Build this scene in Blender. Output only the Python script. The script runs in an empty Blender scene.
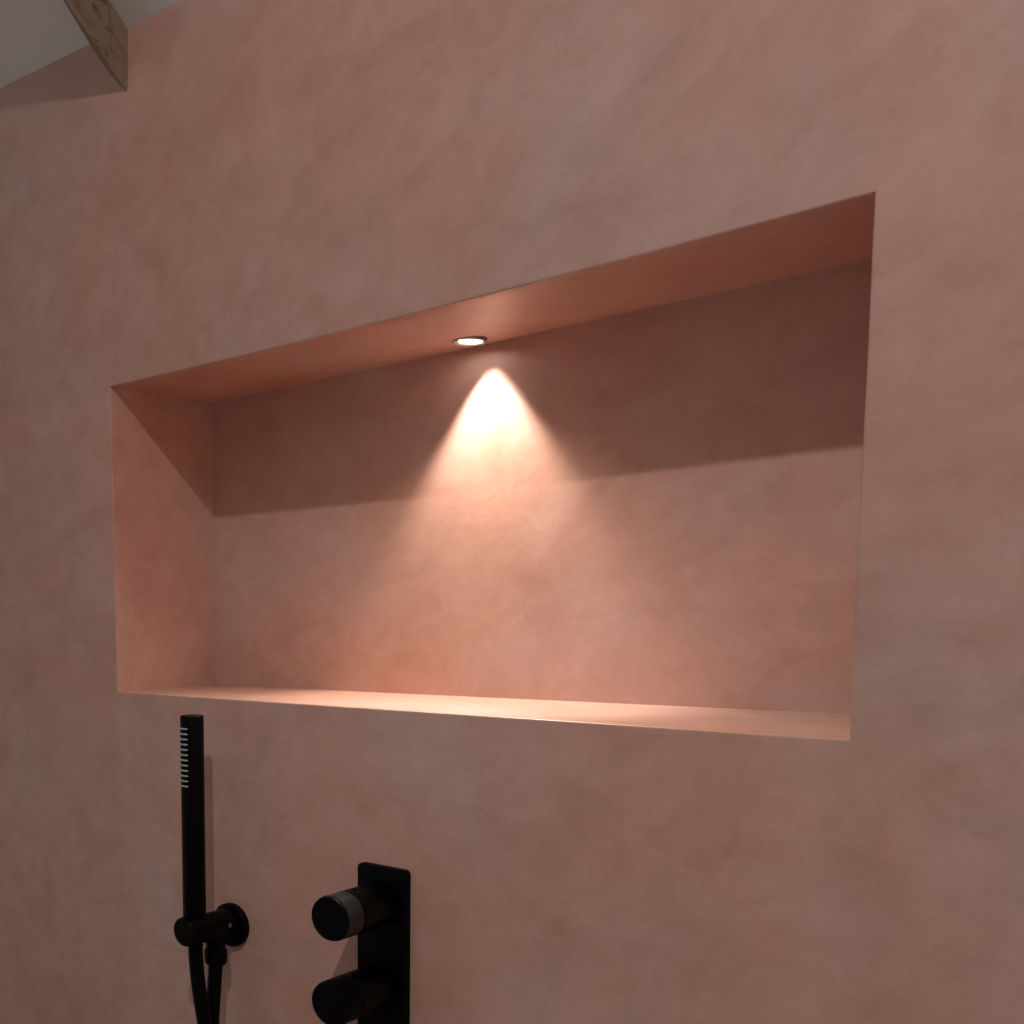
import bpy, bmesh, math, random
from mathutils import Vector, Matrix, noise
random.seed(7)
scene = bpy.context.scene
COL = scene.collection
PI = math.pi

# ------------------------------------------------------------------ helpers
def link(name, bm, mat, parent=None, smooth=True, angle=35):
    me = bpy.data.meshes.new(name)
    bm.normal_update()
    if smooth:
        for f in bm.faces: f.smooth = True
        lim = math.radians(angle)
        for e in bm.edges:
            if len(e.link_faces) == 2 and e.calc_face_angle(0) > lim: e.smooth = False
    bm.to_mesh(me); bm.free()
    o = bpy.data.objects.new(name, me)
    COL.objects.link(o)
    if mat: me.materials.append(mat)
    if parent: o.parent = parent; o.matrix_parent_inverse = parent.matrix_world.inverted()
    return o

def thing(name, label, cat, loc, group=None):
    o = bpy.data.objects.new(name, None); COL.objects.link(o)
    o.empty_display_size = 0.02
    o.matrix_world = Matrix.Translation(loc)
    o['label'] = label; o['category'] = cat
    if group: o['group'] = group
    return o

def frame(axis):
    a = Vector(axis).normalized()
    u = a.orthogonal().normalized()
    if abs(a.z) < .9: u = Vector((0, 0, 1)).cross(a).normalized()
    v = a.cross(u)
    return a, u, v

def lathe(profile, origin, axis, seg=64, bm=None):
    """profile: list of (distance along axis, radius)"""
    bm = bm or bmesh.new()
    a, u, v = frame(axis); o = Vector(origin)
    rings = []
    for t, r in profile:
        if r < 1e-6: rings.append([bm.verts.new(o + a*t)])
        else: rings.append([bm.verts.new(o + a*t + (u*math.cos(2*PI*k/seg) + v*math.sin(2*PI*k/seg))*r) for k in range(seg)])
    for A, B in zip(rings, rings[1:]):
        for k in range(seg):
            n = (k+1) % seg
            if len(A) == 1 and len(B) == 1: continue
            if len(A) == 1: bm.faces.new((A[0], B[n], B[k]))
            elif len(B) == 1: bm.faces.new((A[k], A[n], B[0]))
            else: bm.faces.new((A[k], A[n], B[n], B[k]))
    bmesh.ops.recalc_face_normals(bm, faces=bm.faces[:])
    return bm

def rounded(t0, t1, r, b=.0012, n=4, start=True, end=True):
    """closed cylinder profile from t0 to t1 with rounded rims"""
    p = []
    if start:
        p.append((t0, 0))
        for k in range(n+1):
            a = PI/2*k/n; p.append((t0 + b*(1-math.sin(a)), r - b + b*math.sin(a)) if False else (t0 + b*(1-math.cos(a)), r - b + b*math.sin(a)))
    else: p += [(t0, 0), (t0, r)]
    if end:
        for k in range(n+1):
            a = PI/2*k/n; p.append((t1 - b + b*math.sin(a), r - b + b*math.cos(a)))
        p.append((t1, 0))
    else: p += [(t1, r), (t1, 0)]
    return p

def catmull(pts, n=24):
    P = [Vector(p) for p in pts]; P = [P[0]*2-P[1]] + P + [P[-1]*2-P[-2]]; out = []
    for i in range(1, len(P)-2):
        for k in range(n):
            t = k/n
            out.append(.5*((2*P[i]) + (-P[i-1]+P[i+1])*t + (2*P[i-1]-5*P[i]+4*P[i+1]-P[i+2])*t*t + (-P[i-1]+3*P[i]-3*P[i+1]+P[i+2])*t**3))
    out.append(P[-2]); return out

def tube(path, rad, seg=20):
    bm = bmesh.new(); rings = []
    t = (path[1]-path[0]).normalized(); u = t.orthogonal().normalized()
    for i, p in enumerate(path):
        q = (path[min(i+1, len(path)-1)] - path[max(i-1, 0)]).normalized()
        u = (u - q*u.dot(q)).normalized(); v = q.cross(u)
        r = rad(i) if callable(rad) else rad
        rings.append([bm.verts.new(p + (u*math.cos(2*PI*k/seg)+v*math.sin(2*PI*k/seg))*r) for k in range(seg)])
    for A, B in zip(rings, rings[1:]):
        for k in range(seg):
            n = (k+1) % seg; bm.faces.new((A[k], A[n], B[n], B[k]))
    bm.faces.new(rings[0][::-1]); bm.faces.new(rings[-1])
    bmesh.ops.recalc_face_normals(bm, faces=bm.faces[:])
    return bm

# ------------------------------------------------------------------ materials
def newmat(name):
    m = bpy.data.materials.new(name); m.use_nodes = True
    nt = m.node_tree; b = nt.nodes['Principled BSDF']
    return m, nt, b

def simple(name, col, rough, metal=0, spec=.5):
    m, nt, b = newmat(name)
    b.inputs['Base Color'].default_value = (*col, 1)
    b.inputs['Roughness'].default_value = rough
    b.inputs['Metallic'].default_value = metal
    b.inputs['Specular IOR Level'].default_value = spec
    return m

def N(nt, t, **kw):
    n = nt.nodes.new(t)
    for k, v in kw.items():
        if hasattr(n, k): setattr(n, k, v)
        else: n.inputs[k].default_value = v
    return n

def mapping(nt, scale, rot=(0, 0, 0)):
    g = N(nt, 'ShaderNodeNewGeometry'); mp = N(nt, 'ShaderNodeMapping')
    mp.inputs['Scale'].default_value = scale; mp.inputs['Rotation'].default_value = rot
    m0 = N(nt, 'ShaderNodeMapping'); m0.inputs['Rotation'].default_value = rot
    mp.inputs['Rotation'].default_value = (0, 0, 0)
    nt.links.new(g.outputs['Position'], m0.inputs['Vector'])
    nt.links.new(m0.outputs[0], mp.inputs['Vector']); return mp

def noise_tex(nt, vec, scale, detail, rough=.5, dist=0):
    n = N(nt, 'ShaderNodeTexNoise'); n.inputs['Scale'].default_value = scale
    n.inputs['Detail'].default_value = detail; n.inputs['Roughness'].default_value = rough
    n.inputs['Distortion'].default_value = dist
    nt.links.new(vec.outputs[0], n.inputs['Vector']); return n

def ramp(nt, fac, stops):
    r = N(nt, 'ShaderNodeValToRGB'); e = r.color_ramp.elements
    while len(e) < len(stops): e.new(.5)
    for el, (p, c) in zip(e, stops): el.position = p; el.color = (*c, 1)
    nt.links.new(fac, r.inputs[0]); return r

def mix(nt, fac, a, b, mode='MIX'):
    m = N(nt, 'ShaderNodeMix', data_type='RGBA', blend_type=mode)
    if isinstance(fac, (int, float)): m.inputs[0].default_value = fac
    else: nt.links.new(fac, m.inputs[0])
    for s, i in ((a, 6), (b, 7)):
        if isinstance(s, tuple): m.inputs[i].default_value = (*s, 1)
        else: nt.links.new(s, m.inputs[i])
    return m.outputs[2]

PK = dict(base=(.52, .303, .243), grey=(.51, .330, .285), rust=(.51, .280, .210))
def plaster(name, inner=False):
    m, nt, b = newmat(name)
    big = noise_tex(nt, mapping(nt, (1, 1, .85), (0, .5, 0)), 4.2, 5, .6, .5)
    mid = noise_tex(nt, mapping(nt, (.8, 1, 1), (0, -.35, 0)), 13, 6, .62, .6)
    trow = noise_tex(nt, mapping(nt, (.7, 1, 1.05), (0, .45, 0)), 22, 6, .62, 1.2)
    fine = noise_tex(nt, mapping(nt, (1, 1, 1)), 160, 4, .7)
    c = ramp(nt, big.outputs[0], [(.34, PK['rust']), (.5, PK['base']), (.66, PK['grey'])])
    c2 = ramp(nt, mid.outputs[0], [(.3, (.91, .885, .865)), (.5, (1, 1, 1)), (.7, (1.05, 1.07, 1.09))])
    c3 = ramp(nt, trow.outputs[0], [(.3, (.925, .905, .89)), (.5, (1, 1, 1)), (.70, (1.06, 1.075, 1.09))])
    c4 = ramp(nt, fine.outputs[0], [(.3, (.965, .96, .96)), (.7, (1.03, 1.03, 1.03))])
    o = mix(nt, 1.0, c.outputs[0], c2.outputs[0], 'MULTIPLY')
    o = mix(nt, 1.0, o, c3.outputs[0], 'MULTIPLY')
    o = mix(nt, 1.0, o, c4.outputs[0], 'MULTIPLY')
    # sparse dark scuffs, as trowel burnish marks
    sc = noise_tex(nt, mapping(nt, (1, 1, .5), (0, 1.0, 0)), 30, 6, .7, 2.2)
    scr = ramp(nt, sc.outputs[0], [(.62, (0, 0, 0)), (.72, (1, 1, 1))])
    gate = ramp(nt, noise_tex(nt, mapping(nt, (1, 1, 1)), 5, 2).outputs[0], [(.5, (0, 0, 0)), (.62, (.35, .35, .35))])
    f = mix(nt, 1.0, scr.outputs[0], gate.outputs[0], 'MULTIPLY')
    o = mix(nt, f, o, (.40, .235, .175))
    nt.links.new(o, b.inputs['Base Color'])
    rr = N(nt, 'ShaderNodeMapRange'); nt.links.new(mid.outputs[0], rr.inputs[0])
    rr.inputs[3].default_value = .36; rr.inputs[4].default_value = .56
    nt.links.new(rr.outputs[0], b.inputs['Roughness'])
    b.inputs['Specular IOR Level'].default_value = .5
    bp = N(nt, 'ShaderNodeBump'); bp.inputs['Strength'].default_value = .10; bp.inputs['Distance'].default_value = .0025
    nt.links.new(trow.outputs[0], bp.inputs['Height'])
    bp2 = N(nt, 'ShaderNodeBump'); bp2.inputs['Strength'].default_value = .12; bp2.inputs['Distance'].default_value = .001
    nt.links.new(fine.outputs[0], bp2.inputs['Height']); nt.links.new(bp.outputs[0], bp2.inputs['Normal'])
    nt.links.new(bp2.outputs[0], b.inputs['Normal'])
    return m

M_PLASTER = plaster('pink_plaster')

def limewash():
    m, nt, b = newmat('white_limewash')
    n = noise_tex(nt, mapping(nt, (1, 1, 1)), 7, 5, .6, .6)
    c = ramp(nt, n.outputs[0], [(.35, (.70, .69, .67)), (.65, (.77, .765, .745))])
    nt.links.new(c.outputs[0], b.inputs['Base Color']); b.inputs['Roughness'].default_value = .9
    bp = N(nt, 'ShaderNodeBump'); bp.inputs['Strength'].default_value = .3; bp.inputs['Distance'].default_value = .004
    n2 = noise_tex(nt, mapping(nt, (1, 1, 1)), 18, 5, .6)
    nt.links.new(n2.outputs[0], bp.inputs['Height']); nt.links.new(bp.outputs[0], b.inputs['Normal'])
    return m
M_LIME = limewash()

def timber():
    m, nt, b = newmat('old_timber')
    rot = (math.radians(39), 0, 0)
    g = noise_tex(nt, mapping(nt, (9, 1.6, 9), rot), 7, 8, .72, 1.2)
    c = ramp(nt, g.outputs[0], [(.30, (.13, .085, .05)), (.42, (.25, .178, .115)), (.62, (.32, .24, .165)), (.8, (.38, .30, .215))])
    k = noise_tex(nt, mapping(nt, (3, 1.2, 3), rot), 15, 5, .65, .8)
    kr = ramp(nt, k.outputs[0], [(.53, (0, 0, 0)), (.63, (.9, .9, .9))])
    o = mix(nt, kr.outputs[0], c.outputs[0], (.075, .045, .028))
    nt.links.new(o, b.inputs['Base Color']); b.inputs['Roughness'].default_value = .85
    bp = N(nt, 'ShaderNodeBump'); bp.inputs['Strength'].default_value = .6; bp.inputs['Distance'].default_value = .003
    nt.links.new(g.outputs[0], bp.inputs['Height']); nt.links.new(bp.outputs[0], b.inputs['Normal'])
    return m
M_WOOD = timber()

def black_metal(name, col, rough, spec=.16):
    m, nt, b = newmat(name)
    b.inputs['Base Color'].default_value = (*col, 1)
    b.inputs['Specular IOR Level'].default_value = spec
    n = noise_tex(nt, mapping(nt, (1, 1, 1)), 60, 4)
    rr = N(nt, 'ShaderNodeMapRange'); nt.links.new(n.outputs[0], rr.inputs[0])
    rr.inputs[3].default_value = rough-.06; rr.inputs[4].default_value = rough+.06
    nt.links.new(rr.outputs[0], b.inputs['Roughness'])
    return m
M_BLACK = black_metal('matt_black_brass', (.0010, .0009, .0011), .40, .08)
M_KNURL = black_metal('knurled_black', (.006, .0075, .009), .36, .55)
M_HOSE = black_metal('black_hose', (.0015, .0015, .0018), .4, .08)
M_SIL = simple('grey_silicone', (.42, .43, .45), .5)
M_BRASS = simple('dull_brass', (.30, .22, .10), .4, .8)
M_STEEL = simple('satin_steel', (.42, .38, .35), .35, .9)
M_FLOOR = simple('floor_concrete', (.36, .27, .22), .7)

def lens_mat():
    m, nt, b = newmat('lamp_lens')
    b.inputs['Base Color'].default_value = (.9, .9, .88, 1)
    b.inputs['Emission Color'].default_value = (1, .93, .86, 1)
    b.inputs['Emission Strength'].default_value = 16
    return m
M_LENS = lens_mat()

# ------------------------------------------------------------------ the wall with its niche
W, H, D = .82, .3914, .1878
def sag(u):     # hand-trowelled soffit dips a little in the middle
    return -.0042*math.sin(PI*min(1, max(0, u)))**.8
def wob(a, b, s): return noise.noise(Vector((a*6, b*6, s)))*.0009
def ceil_z(x):  # height at which the sloping ceiling meets the wall
    pts = [(-3, .90), (-.45, .845), (-.2176, .832), (-.029, .8165), (.0445, .8065), (.1286, .803), (.4, .800), (4, .80)]
    for (a, za), (b, zb) in zip(pts, pts[1:]):
        if a <= x <= b: return za + (zb-za)*(x-a)/(b-a)
    return .8

bm = bmesh.new()
NX, NZ, NY = 48, 24, 8
def edge_top(u):    return (u*W - .0013*(1-u), .3926*(1-u) + .391*u + sag(u))
def edge_bot(u):    return (u*W + .0012*(1-u), .0015*(1-u) - .0008*u)
def edge_left(v):   return (.0012*(1-v) - .0013*v + wob(0, v, 3), .0015*(1-v) + .3926*v)
def edge_right(v):  return (W + wob(1, v, 5), -.0008*(1-v) + .391*v)
def rim(name, t):
    return {'t': edge_top, 'b': edge_bot, 'l': edge_left, 'r': edge_right}[name](t)
vcache = {}
def V(x, y, z):
    k = (round(x, 5), round(y, 5), round(z, 5))
    if k not in vcache: vcache[k] = bm.verts.new((x, y, z))
    return vcache[k]
def quad(*p):
    vs = [V(*q) for q in p]
    if len(set(vs)) < 3: return None
    try: return bm.faces.new(list(dict.fromkeys(vs)))
    except ValueError: return None
lay = bm.faces.layers.int.new('zone')
def zone(f, z):
    if f: f[lay] = z
X0, X1, Z0 = -1.6, 3.0, -1.25
us = [i/NX for i in range(NX+1)]; vs_ = [i/NZ for i in range(NZ+1)]
# front strips above / below / left / right of the niche, with corner blocks
xl, xr = X0, X1
top = [rim('t', u) for u in us]; bot = [rim('b', u) for u in us]
lef = [rim('l', v) for v in vs_]; rig = [rim('r', v) for v in vs_]
top[0] = lef[-1]; top[-1] = rig[-1]; bot[0] = lef[0]; bot[-1] = rig[0]
OVER = .03
for i in range(NX):
    (xa, za), (xb, zb) = top[i], top[i+1]
    zone(quad((xa, 0, za), (xb, 0, zb), (xb, 0, ceil_z(xb)+OVER), (xa, 0, ceil_z(xa)+OVER)), 0)
    (xa, za), (xb, zb) = bot[i], bot[i+1]
    zone(quad((xa, 0, Z0), (xb, 0, Z0), (xb, 0, zb), (xa, 0, za)), 0)
for i in range(NZ):
    (xa, za), (xb, zb) = lef[i], lef[i+1]
    zone(quad((xl, 0, za), (xa, 0, za), (xb, 0, zb), (xl, 0, zb)), 0)
    (xa, za), (xb, zb) = rig[i], rig[i+1]
    zone(quad((xa, 0, za), (xr, 0, za), (xr, 0, zb), (xb, 0, zb)), 0)
tl, tr, bl, br = top[0], top[-1], bot[0], bot[-1]
zone(quad((xl, 0, tl[1]), (tl[0], 0, tl[1]), (tl[0], 0, ceil_z(tl[0])+OVER), (xl, 0, ceil_z(xl)+OVER)), 0)
zone(quad((tr[0], 0, tr[1]), (xr, 0, tr[1]), (xr, 0, ceil_z(xr)+OVER), (tr[0], 0, ceil_z(tr[0])+OVER)), 0)
zone(quad((xl, 0, Z0), (bl[0], 0, Z0), (bl[0], 0, bl[1]), (xl, 0, bl[1])), 0)
zone(quad((br[0], 0, Z0), (xr, 0, Z0), (xr, 0, br[1]), (br[0], 0, br[1])), 0)
# back rectangle
def back(u, v):
    x = u*W + .0008*(1-u); z = -.0015*(1-u)*(1-v) + .0008*u*(1-v) + v*(.3897*(1-u) + .3915*u) - .0012*v*math.sin(PI*u)
    return (x, z)
def lerp(a, b, t): return a + (b-a)*t
bt = [back(u, 1) for u in us]; bb = [back(u, 0) for u in us]
blf = [back(0, v) for v in vs_]; brt = [back(1, v) for v in vs_]
def strip(fr, bk, z):
    for i in range(len(fr)-1):
        for j in range(NY):
            s, t = j/NY, (j+1)/NY
            P = lambda k, q: (lerp(fr[k][0], bk[k][0], q), D*q, lerp(fr[k][1], bk[k][1], q))
            zone(quad(P(i, s), P(i+1, s), P(i+1, t), P(i, t)), z)
strip(top, bt, 1); strip(bot, bb, 2); strip(lef, blf, 3); strip(rig, brt, 4)
for i in range(NX):
    for k in range(NZ):
        q = [back(us[a], vs_[b]) for a, b in ((i, k), (i+1, k), (i+1, k+1), (i, k+1))]
        zone(quad(*[(p[0], D, p[1]) for p in q]), 5)
bmesh.ops.remove_doubles(bm, verts=bm.verts[:], dist=2e-5)
bmesh.ops.recalc_face_normals(bm, faces=bm.faces[:])
if sum((f.normal.y) for f in bm.faces if f[lay] == 0) > 0:
    bmesh.ops.reverse_faces(bm, faces=bm.faces[:])
fe = [e for e in bm.edges if len(e.link_faces) == 2 and len({f[lay] for f in e.link_faces}) == 2]
outer = [e for e in fe if any(f[lay] == 0 for f in e.link_faces)]
inner = [e for e in fe if e not in outer]
bmesh.ops.bevel(bm, geom=outer, offset=.0022, segments=4, profile=.5, affect='EDGES', material=-1, clamp_overlap=False)
# thicken the shell so that it is a real wall
me_all = bm
zn = {0: 'wall_back', 1: 'niche_soffit', 2: 'niche_shelf', 3: 'niche_side', 4: 'niche_side', 5: 'niche_back'}
zl = me_all.faces.layers.int['zone']
def extract(z):
    b2 = me_all.copy(); l2 = b2.faces.layers.int['zone']
    bmesh.ops.delete(b2, geom=[f for f in b2.faces if f[l2] != z], context='FACES')
    return b2
wall = link('wall_back', extract(0), M_PLASTER, angle=60)
wall['kind'] = 'structure'
for z in (1, 2, 3, 4, 5): link(zn[z], extract(z), M_PLASTER, wall, angle=60)
me_all.free()
# outer body of the wall behind the plaster skin (closed at the back)
b2 = bmesh.new()
for (a, b_, c, d, e, f) in ((X0, X1, .20, .26, Z0, .86),):
    vv = [b2.verts.new((x, y, z)) for x in (a, b_) for y in (c, d) for z in (e, f)]
    for q in ((0,1,3,2), (4,6,7,5), (0,4,5,1), (2,3,7,6), (0,2,6,4), (1,5,7,3)): b2.faces.new([vv[i] for i in q])
bmesh.ops.recalc_face_normals(b2, faces=b2.faces[:])
link('wall_core', b2, M_PLASTER, wall, smooth=False)

# ------------------------------------------------------------------ sloping ceiling
TH = math.radians(39.3); ct, st = math.cos(TH), math.sin(TH)
bm = bmesh.new()
xs = [-1.6, -1.0, -.6, -.45, -.33, -.2176, -.12, -.029, .0445, .1286, .25, .4, .7, 1.1, 1.6, 2.2, 3.0]
ss = [i*.1 for i in range(-1, 31)]
g = []
for x in xs:
    col = []
    for s in ss:
        w_ = noise.noise(Vector((x*3, s*3, 1)))*.006*min(1, max(0, s*4))
        col.append(bm.verts.new((x, -s*ct, ceil_z(x) + s*st*1.0 + w_)))
    g.append(col)
gt = [[bm.verts.new(v.co + Vector((0, .05, .09))) for v in col] for col in g]
for i in range(len(xs)-1):
    for j in range(len(ss)-1):
        bm.faces.new((g[i][j], g[i][j+1], g[i+1][j+1], g[i+1][j]))
        bm.faces.new((gt[i][j], gt[i+1][j], gt[i+1][j+1], gt[i][j+1]))
for i in range(len(xs)-1):
    for j in (0, len(ss)-1): bm.faces.new((g[i][j], g[i+1][j], gt[i+1][j], gt[i][j]))
for j in range(len(ss)-1):
    for i in (0, len(xs)-1): bm.faces.new((g[i][j], g[i][j+1], gt[i][j+1], gt[i][j]))
bmesh.ops.recalc_face_normals(bm, faces=bm.faces[:])
o = link('ceiling', bm, M_LIME, angle=50); o['kind'] = 'structure'

bm = bmesh.new()
for q in (((X0, -3, Z0), (X1, -3, Z0), (X1, 0, Z0), (X0, 0, Z0)),): 
    vv = [bm.verts.new(p) for p in q]; f = bm.faces.new(vv)
r_ = bmesh.ops.extrude_face_region(bm, geom=bm.faces[:])
bmesh.ops.translate(bm, verts=[v for v in r_['geom'] if isinstance(v, bmesh.types.BMVert)], vec=(0, 0, -.08))
bmesh.ops.recalc_face_normals(bm, faces=bm.faces[:])
o = link('floor', bm, M_FLOOR, smooth=False); o['kind'] = 'structure'

# ------------------------------------------------------------------ old rafter under the ceiling (waney left underside)
sec = [(.0445, .835), (.0446, .800), (.0432, .765), (.0424, .7405), (.0408, .7362), (.0375, .7385),
       (.024, .7515), (.006, .7735), (-.012, .797), (-.026, .816), (-.030, .845)]
bm = bmesh.new(); rings = []
NB = 70
for j in range(NB+1):
    s = 2.4*j/NB
    y0, dz = -s*ct, s*st
    ring = []
    for k, (x, z) in enumerate(sec):
        n = noise.noise(Vector((k*.9, s*7, 4)))*.0022 + noise.noise(Vector((k*.3, s*22, 9)))*.0009
        n *= min(1, s*8)
        if k >= 5: x += .011*min(1, s/.22); z += .006*min(1, s/.22)
        ring.append(bm.verts.new((x + n, y0, z + dz + n*.8)))
    rings.append(ring)
n = len(sec)
for A, B in zip(rings, rings[1:]):
    for k in range(n):
        bm.faces.new((A[k], A[(k+1) % n], B[(k+1) % n], B[k]))
bm.faces.new(rings[0]); bm.faces.new(rings[-1][::-1])
bmesh.ops.recalc_face_normals(bm, faces=bm.faces[:])
o = link('rafter', bm, M_WOOD, angle=40)
o['label'] = 'old weathered brown timber rafter sloping up from the pink wall under the white ceiling'
o['category'] = 'beam'

# ------------------------------------------------------------------ recessed downlight in the soffit
LX, LY = .4125, .152
zs = .3914 - .0042 + (.0030*LY/D) + .0004
t = thing('downlight', 'small lit round recessed spotlight with metal rim in the niche soffit', 'light', (LX, LY, zs))
R1, R2 = .0184, .0142
TILT = (-.09, -.07, -1)
bm = bmesh.new()
lathe([(-.004, R1), (.0012, R1), (.0024, R1-.0008), (.0030, R1-.0022), (.0024, R2+.0006), (.0010, R2), (-.004, R2)], (LX, LY, zs-.0010), TILT, 64, bm)
link('rim', bm, M_STEEL, t)
bm = lathe([(-.003, 0), (-.003, R2+.0008), (.0004, R2+.0003), (.0014, R2*.7), (.0019, R2*.35), (.002, 0)], (LX, LY, zs-.0010), TILT, 48)
link('lens', bm, M_LENS, t)

# ------------------------------------------------------------------ hand shower
hx, hy = .1968, -.0615
HR = .0135
t = thing('hand_shower', 'slim black stick hand shower standing upright in its wall holder', 'hand shower', (hx, hy, -.285))
prof = [(0, 0), (0, .0082), (.0012, .0094), (.012, .0094), (.020, .0125), (.024, HR)] + [(.2700, HR), (.2708, HR-.0003), (.2713, HR-.001), (.2713, 0)]
link('handle', lathe(prof, (hx, hy, -.285), (0, 0, 1), 64), M_BLACK, t)
vd = Vector((1.0843-hx, -.96637-hy, 0)).normalized()
base_ang = math.atan2(vd.y, vd.x) - math.radians(57)
for k in range(12):
    z = -.0282 - .0060*k
    bm = bmesh.new(); rg = []
    n_ = 14
    for i in range(n_+1):
        a = base_ang + math.radians(-36 + 72*i/n_)
        e = 1 if 0 < i < n_ else .3
        c = Vector((hx, hy, z)); rdir = Vector((math.cos(a), math.sin(a), 0))
        ring = []
        for m_ in range(8):
            b_ = 2*PI*m_/8
            ring.append(bm.verts.new(c + rdir*(HR + .00015 + math.cos(b_)*.0013*e) + Vector((0, 0, math.sin(b_)*.00105*e))))
        rg.append(ring)
    for A, B in zip(rg, rg[1:]):
        for i in range(8): bm.faces.new((A[i], A[(i+1) % 8], B[(i+1) % 8], B[i]))
    bm.faces.new(rg[0]); bm.faces.new(rg[-1][::-1])
    bmesh.ops.recalc_face_normals(bm, faces=bm.faces[:])
    o = link('nozzle', bm, M_SIL, t)
    if k == 0: pass
    o['label'] = 'grey silicone spray nozzle'

# ------------------------------------------------------------------ wall holder with hose outlet
ax, az = .2008, -.2650
t = thing('shower_holder', 'round black wall outlet and holder gripping the hand shower', 'shower holder', (ax, 0, az))
link('rosette', lathe(rounded(-.001, .0080, .0260, .0018), (ax, 0, az-.0048), (0, -1, 0), 72), M_BLACK, t)
link('arm', lathe([(.006, .0165), (.0515, .0165), (.052, .0160), (.0525, .0152), (.054, .0152)], (ax, 0, az), (0, -1, 0), 64), M_BLACK, t)
# cradle: a barrel crossing the stick
link('cradle', lathe([(.053, 0), (.053, .0158), (.054, .0168), (.0555, .0170), (.0815, .0170), (.0830, .0165), (.0840, .0152), (.0842, 0)], (ax-.0005, 0, az+.0022), (0, -1, 0), 64), M_BLACK, t)
# outlet elbow and nut below the arm
ox, oy = .2035, -.0335
link('outlet', lathe([(0, 0), (0, .0118), (.020, .0118), (.021, .0112), (.021, 0)], (ox, oy, az-.008), (0, 0, -1), 48), M_BLACK, t)
nb = bmesh.new()
lathe([(0, 0), (0, .0120), (.0012, .0136), (.0100, .0138), (.0106, .0128), (.0118, .0128), (.0124, .0136), (.0150, .0134), (.0178, .0112), (.0178, 0)], (ox, oy, az-.0275), (0, 0, -1), 48, nb)
link('nut', nb, M_BLACK, t)
# grub screw on the right flank of the arm
sd = Vector((.93, -.10, .12)).normalized()
sp = Vector((ax, -.0235, az)) + Vector((.986, 0, .1))*.0162
bm = lathe([(0, 0), (0, .0026), (.0010, .0026), (.0013, .0022), (.0013, .0012), (.0006, .0011), (.0006, 0)], sp, (.986, 0, .1), 20)
o = link('grub_screw', bm, M_BRASS, t); o['label'] = 'dull brass grub screw'

# ------------------------------------------------------------------ hose looping down out of sight
P = [(hx+.0006, hy, -.284), (hx+.0012, hy, -.297), (hx+.003, hy+.001, -.325), (.2052, -.0585, -.365), (.2150, -.056, -.42),
     (.2400, -.054, -.55), (.2700, -.052, -.75), (.2450, -.050, -.93), (.195, -.046, -.99), (.148, -.043, -.90),
     (.150, -.041, -.72), (.178, -.040, -.55), (.1960, -.0385, -.43), (.2005, -.0370, -.37), (.2030, -.0350, -.325), (ox, oy, az-.044)]
path = catmull(P, 60)
link_o = link('shower_hose', tube(path, lambda i: .0085 + .00012*math.sin(i*2.1), 20), M_HOSE, angle=80)
link_o['label'] = 'black flexible shower hose looping down between the stick handset and the wall outlet'
link_o['category'] = 'hose'

# ------------------------------------------------------------------ two-knob shower valve
px0, px1, pz0, pz1 = .3852, .4450, -.352, -.1632
pcx = .4153
t = thing('shower_valve', 'tall black rectangular valve plate with two round protruding knobs', 'shower valve', (pcx, 0, pz0))
bm = bmesh.new(); cr = .0050; T = .008
out = []
for (cx, cz, a0) in ((px1-cr, pz1-cr, 0), (px0+cr, pz1-cr, 90), (px0+cr, pz0+cr, 180), (px1-cr, pz0+cr, 270)):
    for k in range(9):
        a = math.radians(a0 + 90*k/8); out.append((cx, cz, math.cos(a), math.sin(a)))
def ring(off, y): return [bm.verts.new((cx + (cr-off)*c, y, cz + (cr-off)*s)) for cx, cz, c, s in out]
rs = [ring(0, .001), ring(0, -T+.001), ring(.0003, -T+.0003), ring(.001, -T)]
for A, B in zip(rs, rs[1:]):
    for k in range(len(A)): bm.faces.new((A[k], A[(k+1) % len(A)], B[(k+1) % len(A)], B[k]))
bm.faces.new(rs[0]); bm.faces.new(rs[-1])
bmesh.ops.recalc_face_normals(bm, faces=bm.faces[:])
link('plate', bm, M_BLACK, t)

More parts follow.
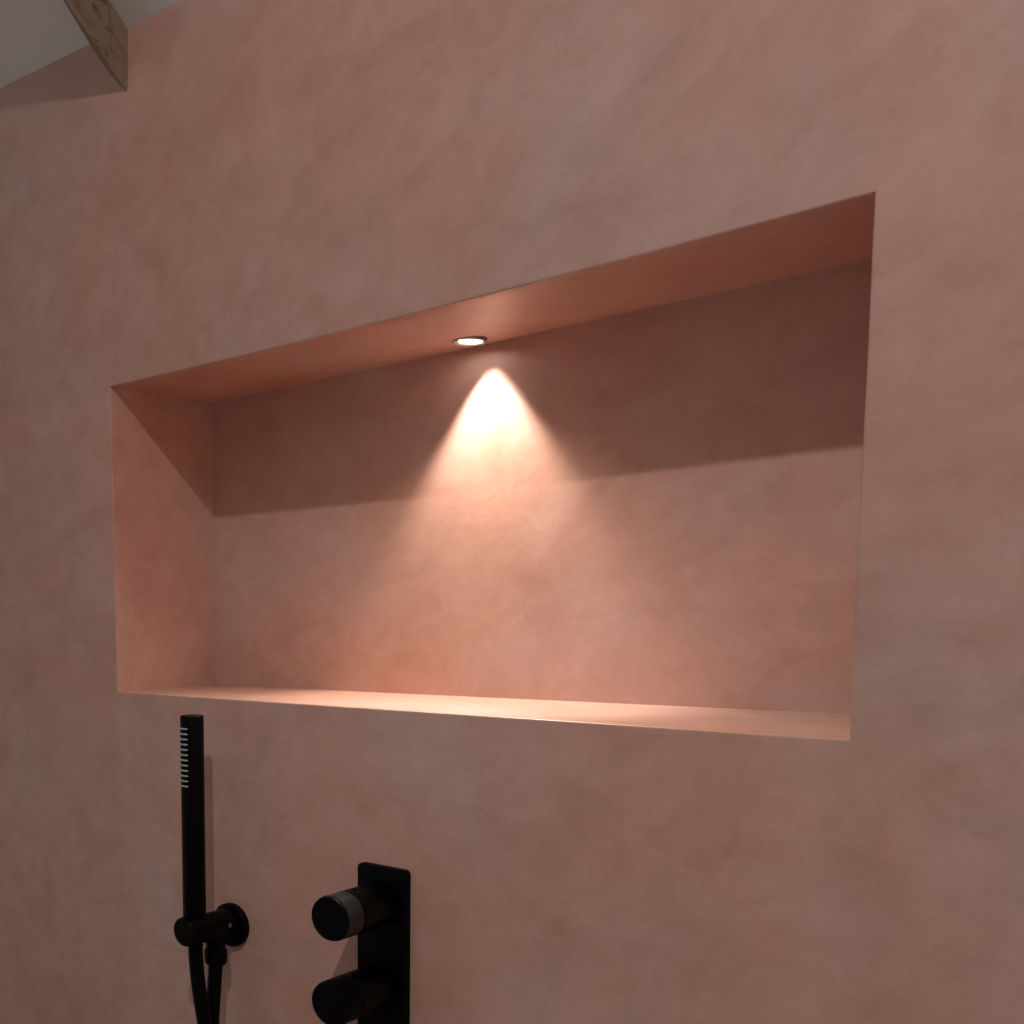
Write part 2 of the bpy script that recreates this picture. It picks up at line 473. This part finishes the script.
def knurled(t0, t1, r, origin, axis, nt_=72, dep=.00045):
    bm = bmesh.new(); a, u, v = frame(axis); o = Vector(origin); seg = nt_*4; rings = []
    for t_, rr, k_ in ((t0, r-.0012, 0), (t0+.0006, r, 1), (t1-.0006, r, 1), (t1, r-.0012, 0)):
        rings.append([bm.verts.new(o + a*t_ + (u*math.cos(2*PI*i/seg) + v*math.sin(2*PI*i/seg))*(rr - (dep*k_ if i % 4 == 0 else 0))) for i in range(seg)])
    for A, B in zip(rings, rings[1:]):
        for i in range(seg): bm.faces.new((A[i], A[(i+1) % seg], B[(i+1) % seg], B[i]))
    bmesh.ops.recalc_face_normals(bm, faces=bm.faces[:])
    return bm
KR = .0229   # knob radius
for kz, lab in ((-.2012, 'upper black knob with grey sheen on its knurled grip ring'), (-.2885, 'lower black knob with shade from the upper one put into its grip ring colour')):
    o0 = (pcx, 0, kz)
    kb = lathe([(.0075, KR-.0006), (.0085, KR), (.0670, KR), (.0674, KR-.0005), (.0678, KR-.0012), (.0710, KR-.0012), (.0915, KR-.0014), (.0921, KR-.0010), (.0937, KR-.0008),
                (.0949, KR-.0011), (.0955, KR-.0020), (.0955, KR-.0032), (.0951, KR-.0036), (.0951, 0)], o0, (0, -1, 0), 96)
    k = link('knob', kb, M_BLACK, t); k['label'] = lab
    link('grip_ring', knurled(.0680, .0919, KR, o0, (0, -1, 0)), M_KNURL if kz > -.25 else M_BLACK, k)  # lower ring plain black: shade under the upper knob put into its material
    mk = bmesh.new()
    lathe([(0, 0), (0, .0016), (.0012, .0016), (.0016, .0012), (.0016, 0)], (pcx, -.0550, kz + KR - .0008), (0, 0, 1), 16, mk)
    link('stop_button', mk, M_BLACK, k)

# ------------------------------------------------------------------ light
def light(name, kind, loc, energy, col, **kw):
    d = bpy.data.lights.new(name, kind); d.energy = energy; d.color = col
    for k_, v_ in kw.items(): setattr(d, k_, v_)
    o = bpy.data.objects.new(name, d); COL.objects.link(o); o.location = loc
    return o
def aim(o, target):
    o.rotation_euler = (Vector(target) - o.location).to_track_quat('-Z', 'Y').to_euler()
k = light('ceiling_spot', 'SPOT', (1.22, -1.50, 1.652), 65, (1, .95, .93), shadow_soft_size=.022, spot_size=math.radians(102), spot_blend=1)
aim(k, (1.22, 0, .50))
s = light('niche_spot', 'SPOT', (LX+.006, LY+.0140, zs-.0045), 11.0, (1, .87, .75), shadow_soft_size=.005, spot_size=math.radians(74.5), spot_blend=.55)
aim(s, (LX+.010, LY+.0200, 0))
f = light('niche_spill', 'SPOT', (LX-.001, LY-.008, zs-.0050), 10.0, (1, .83, .65), shadow_soft_size=.006, spot_size=math.radians(128), spot_blend=1)
aim(f, (LX+.02, LY-.24, 0))

w = bpy.data.worlds.new('room_fill'); scene.world = w; w.use_nodes = True
w.node_tree.nodes['Background'].inputs[0].default_value = (1, .89, .83, 1)
w.node_tree.nodes['Background'].inputs[1].default_value = .265

# ------------------------------------------------------------------ camera
cam = bpy.data.cameras.new('camera'); co = bpy.data.objects.new('camera', cam); COL.objects.link(co)
yaw, pit, rol = -.87778, -.10158, -.02419
fw = Vector((math.sin(yaw)*math.cos(pit), math.cos(yaw)*math.cos(pit), math.sin(pit)))
rt = Vector((math.cos(yaw), -math.sin(yaw), 0)); up = rt.cross(fw)
r2 = rt*math.cos(rol) + up*math.sin(rol); u2 = -rt*math.sin(rol) + up*math.cos(rol)
co.matrix_world = Matrix(((r2.x, u2.x, -fw.x, 1.0843), (r2.y, u2.y, -fw.y, -.96637), (r2.z, u2.z, -fw.z, .10941), (0, 0, 0, 1)))
cam.sensor_width = 36; cam.lens = 36*1107.83/1024
cam.shift_x = (512-79.015)/1024; cam.shift_y = (722.797-512)/1024
cam.clip_start = .02
scene.camera = co
scene.view_settings.view_transform = 'Standard'; scene.view_settings.look = 'None'
scene.view_settings.gamma = 1; scene.view_settings.exposure = 0
scene.view_settings.use_curve_mapping = False
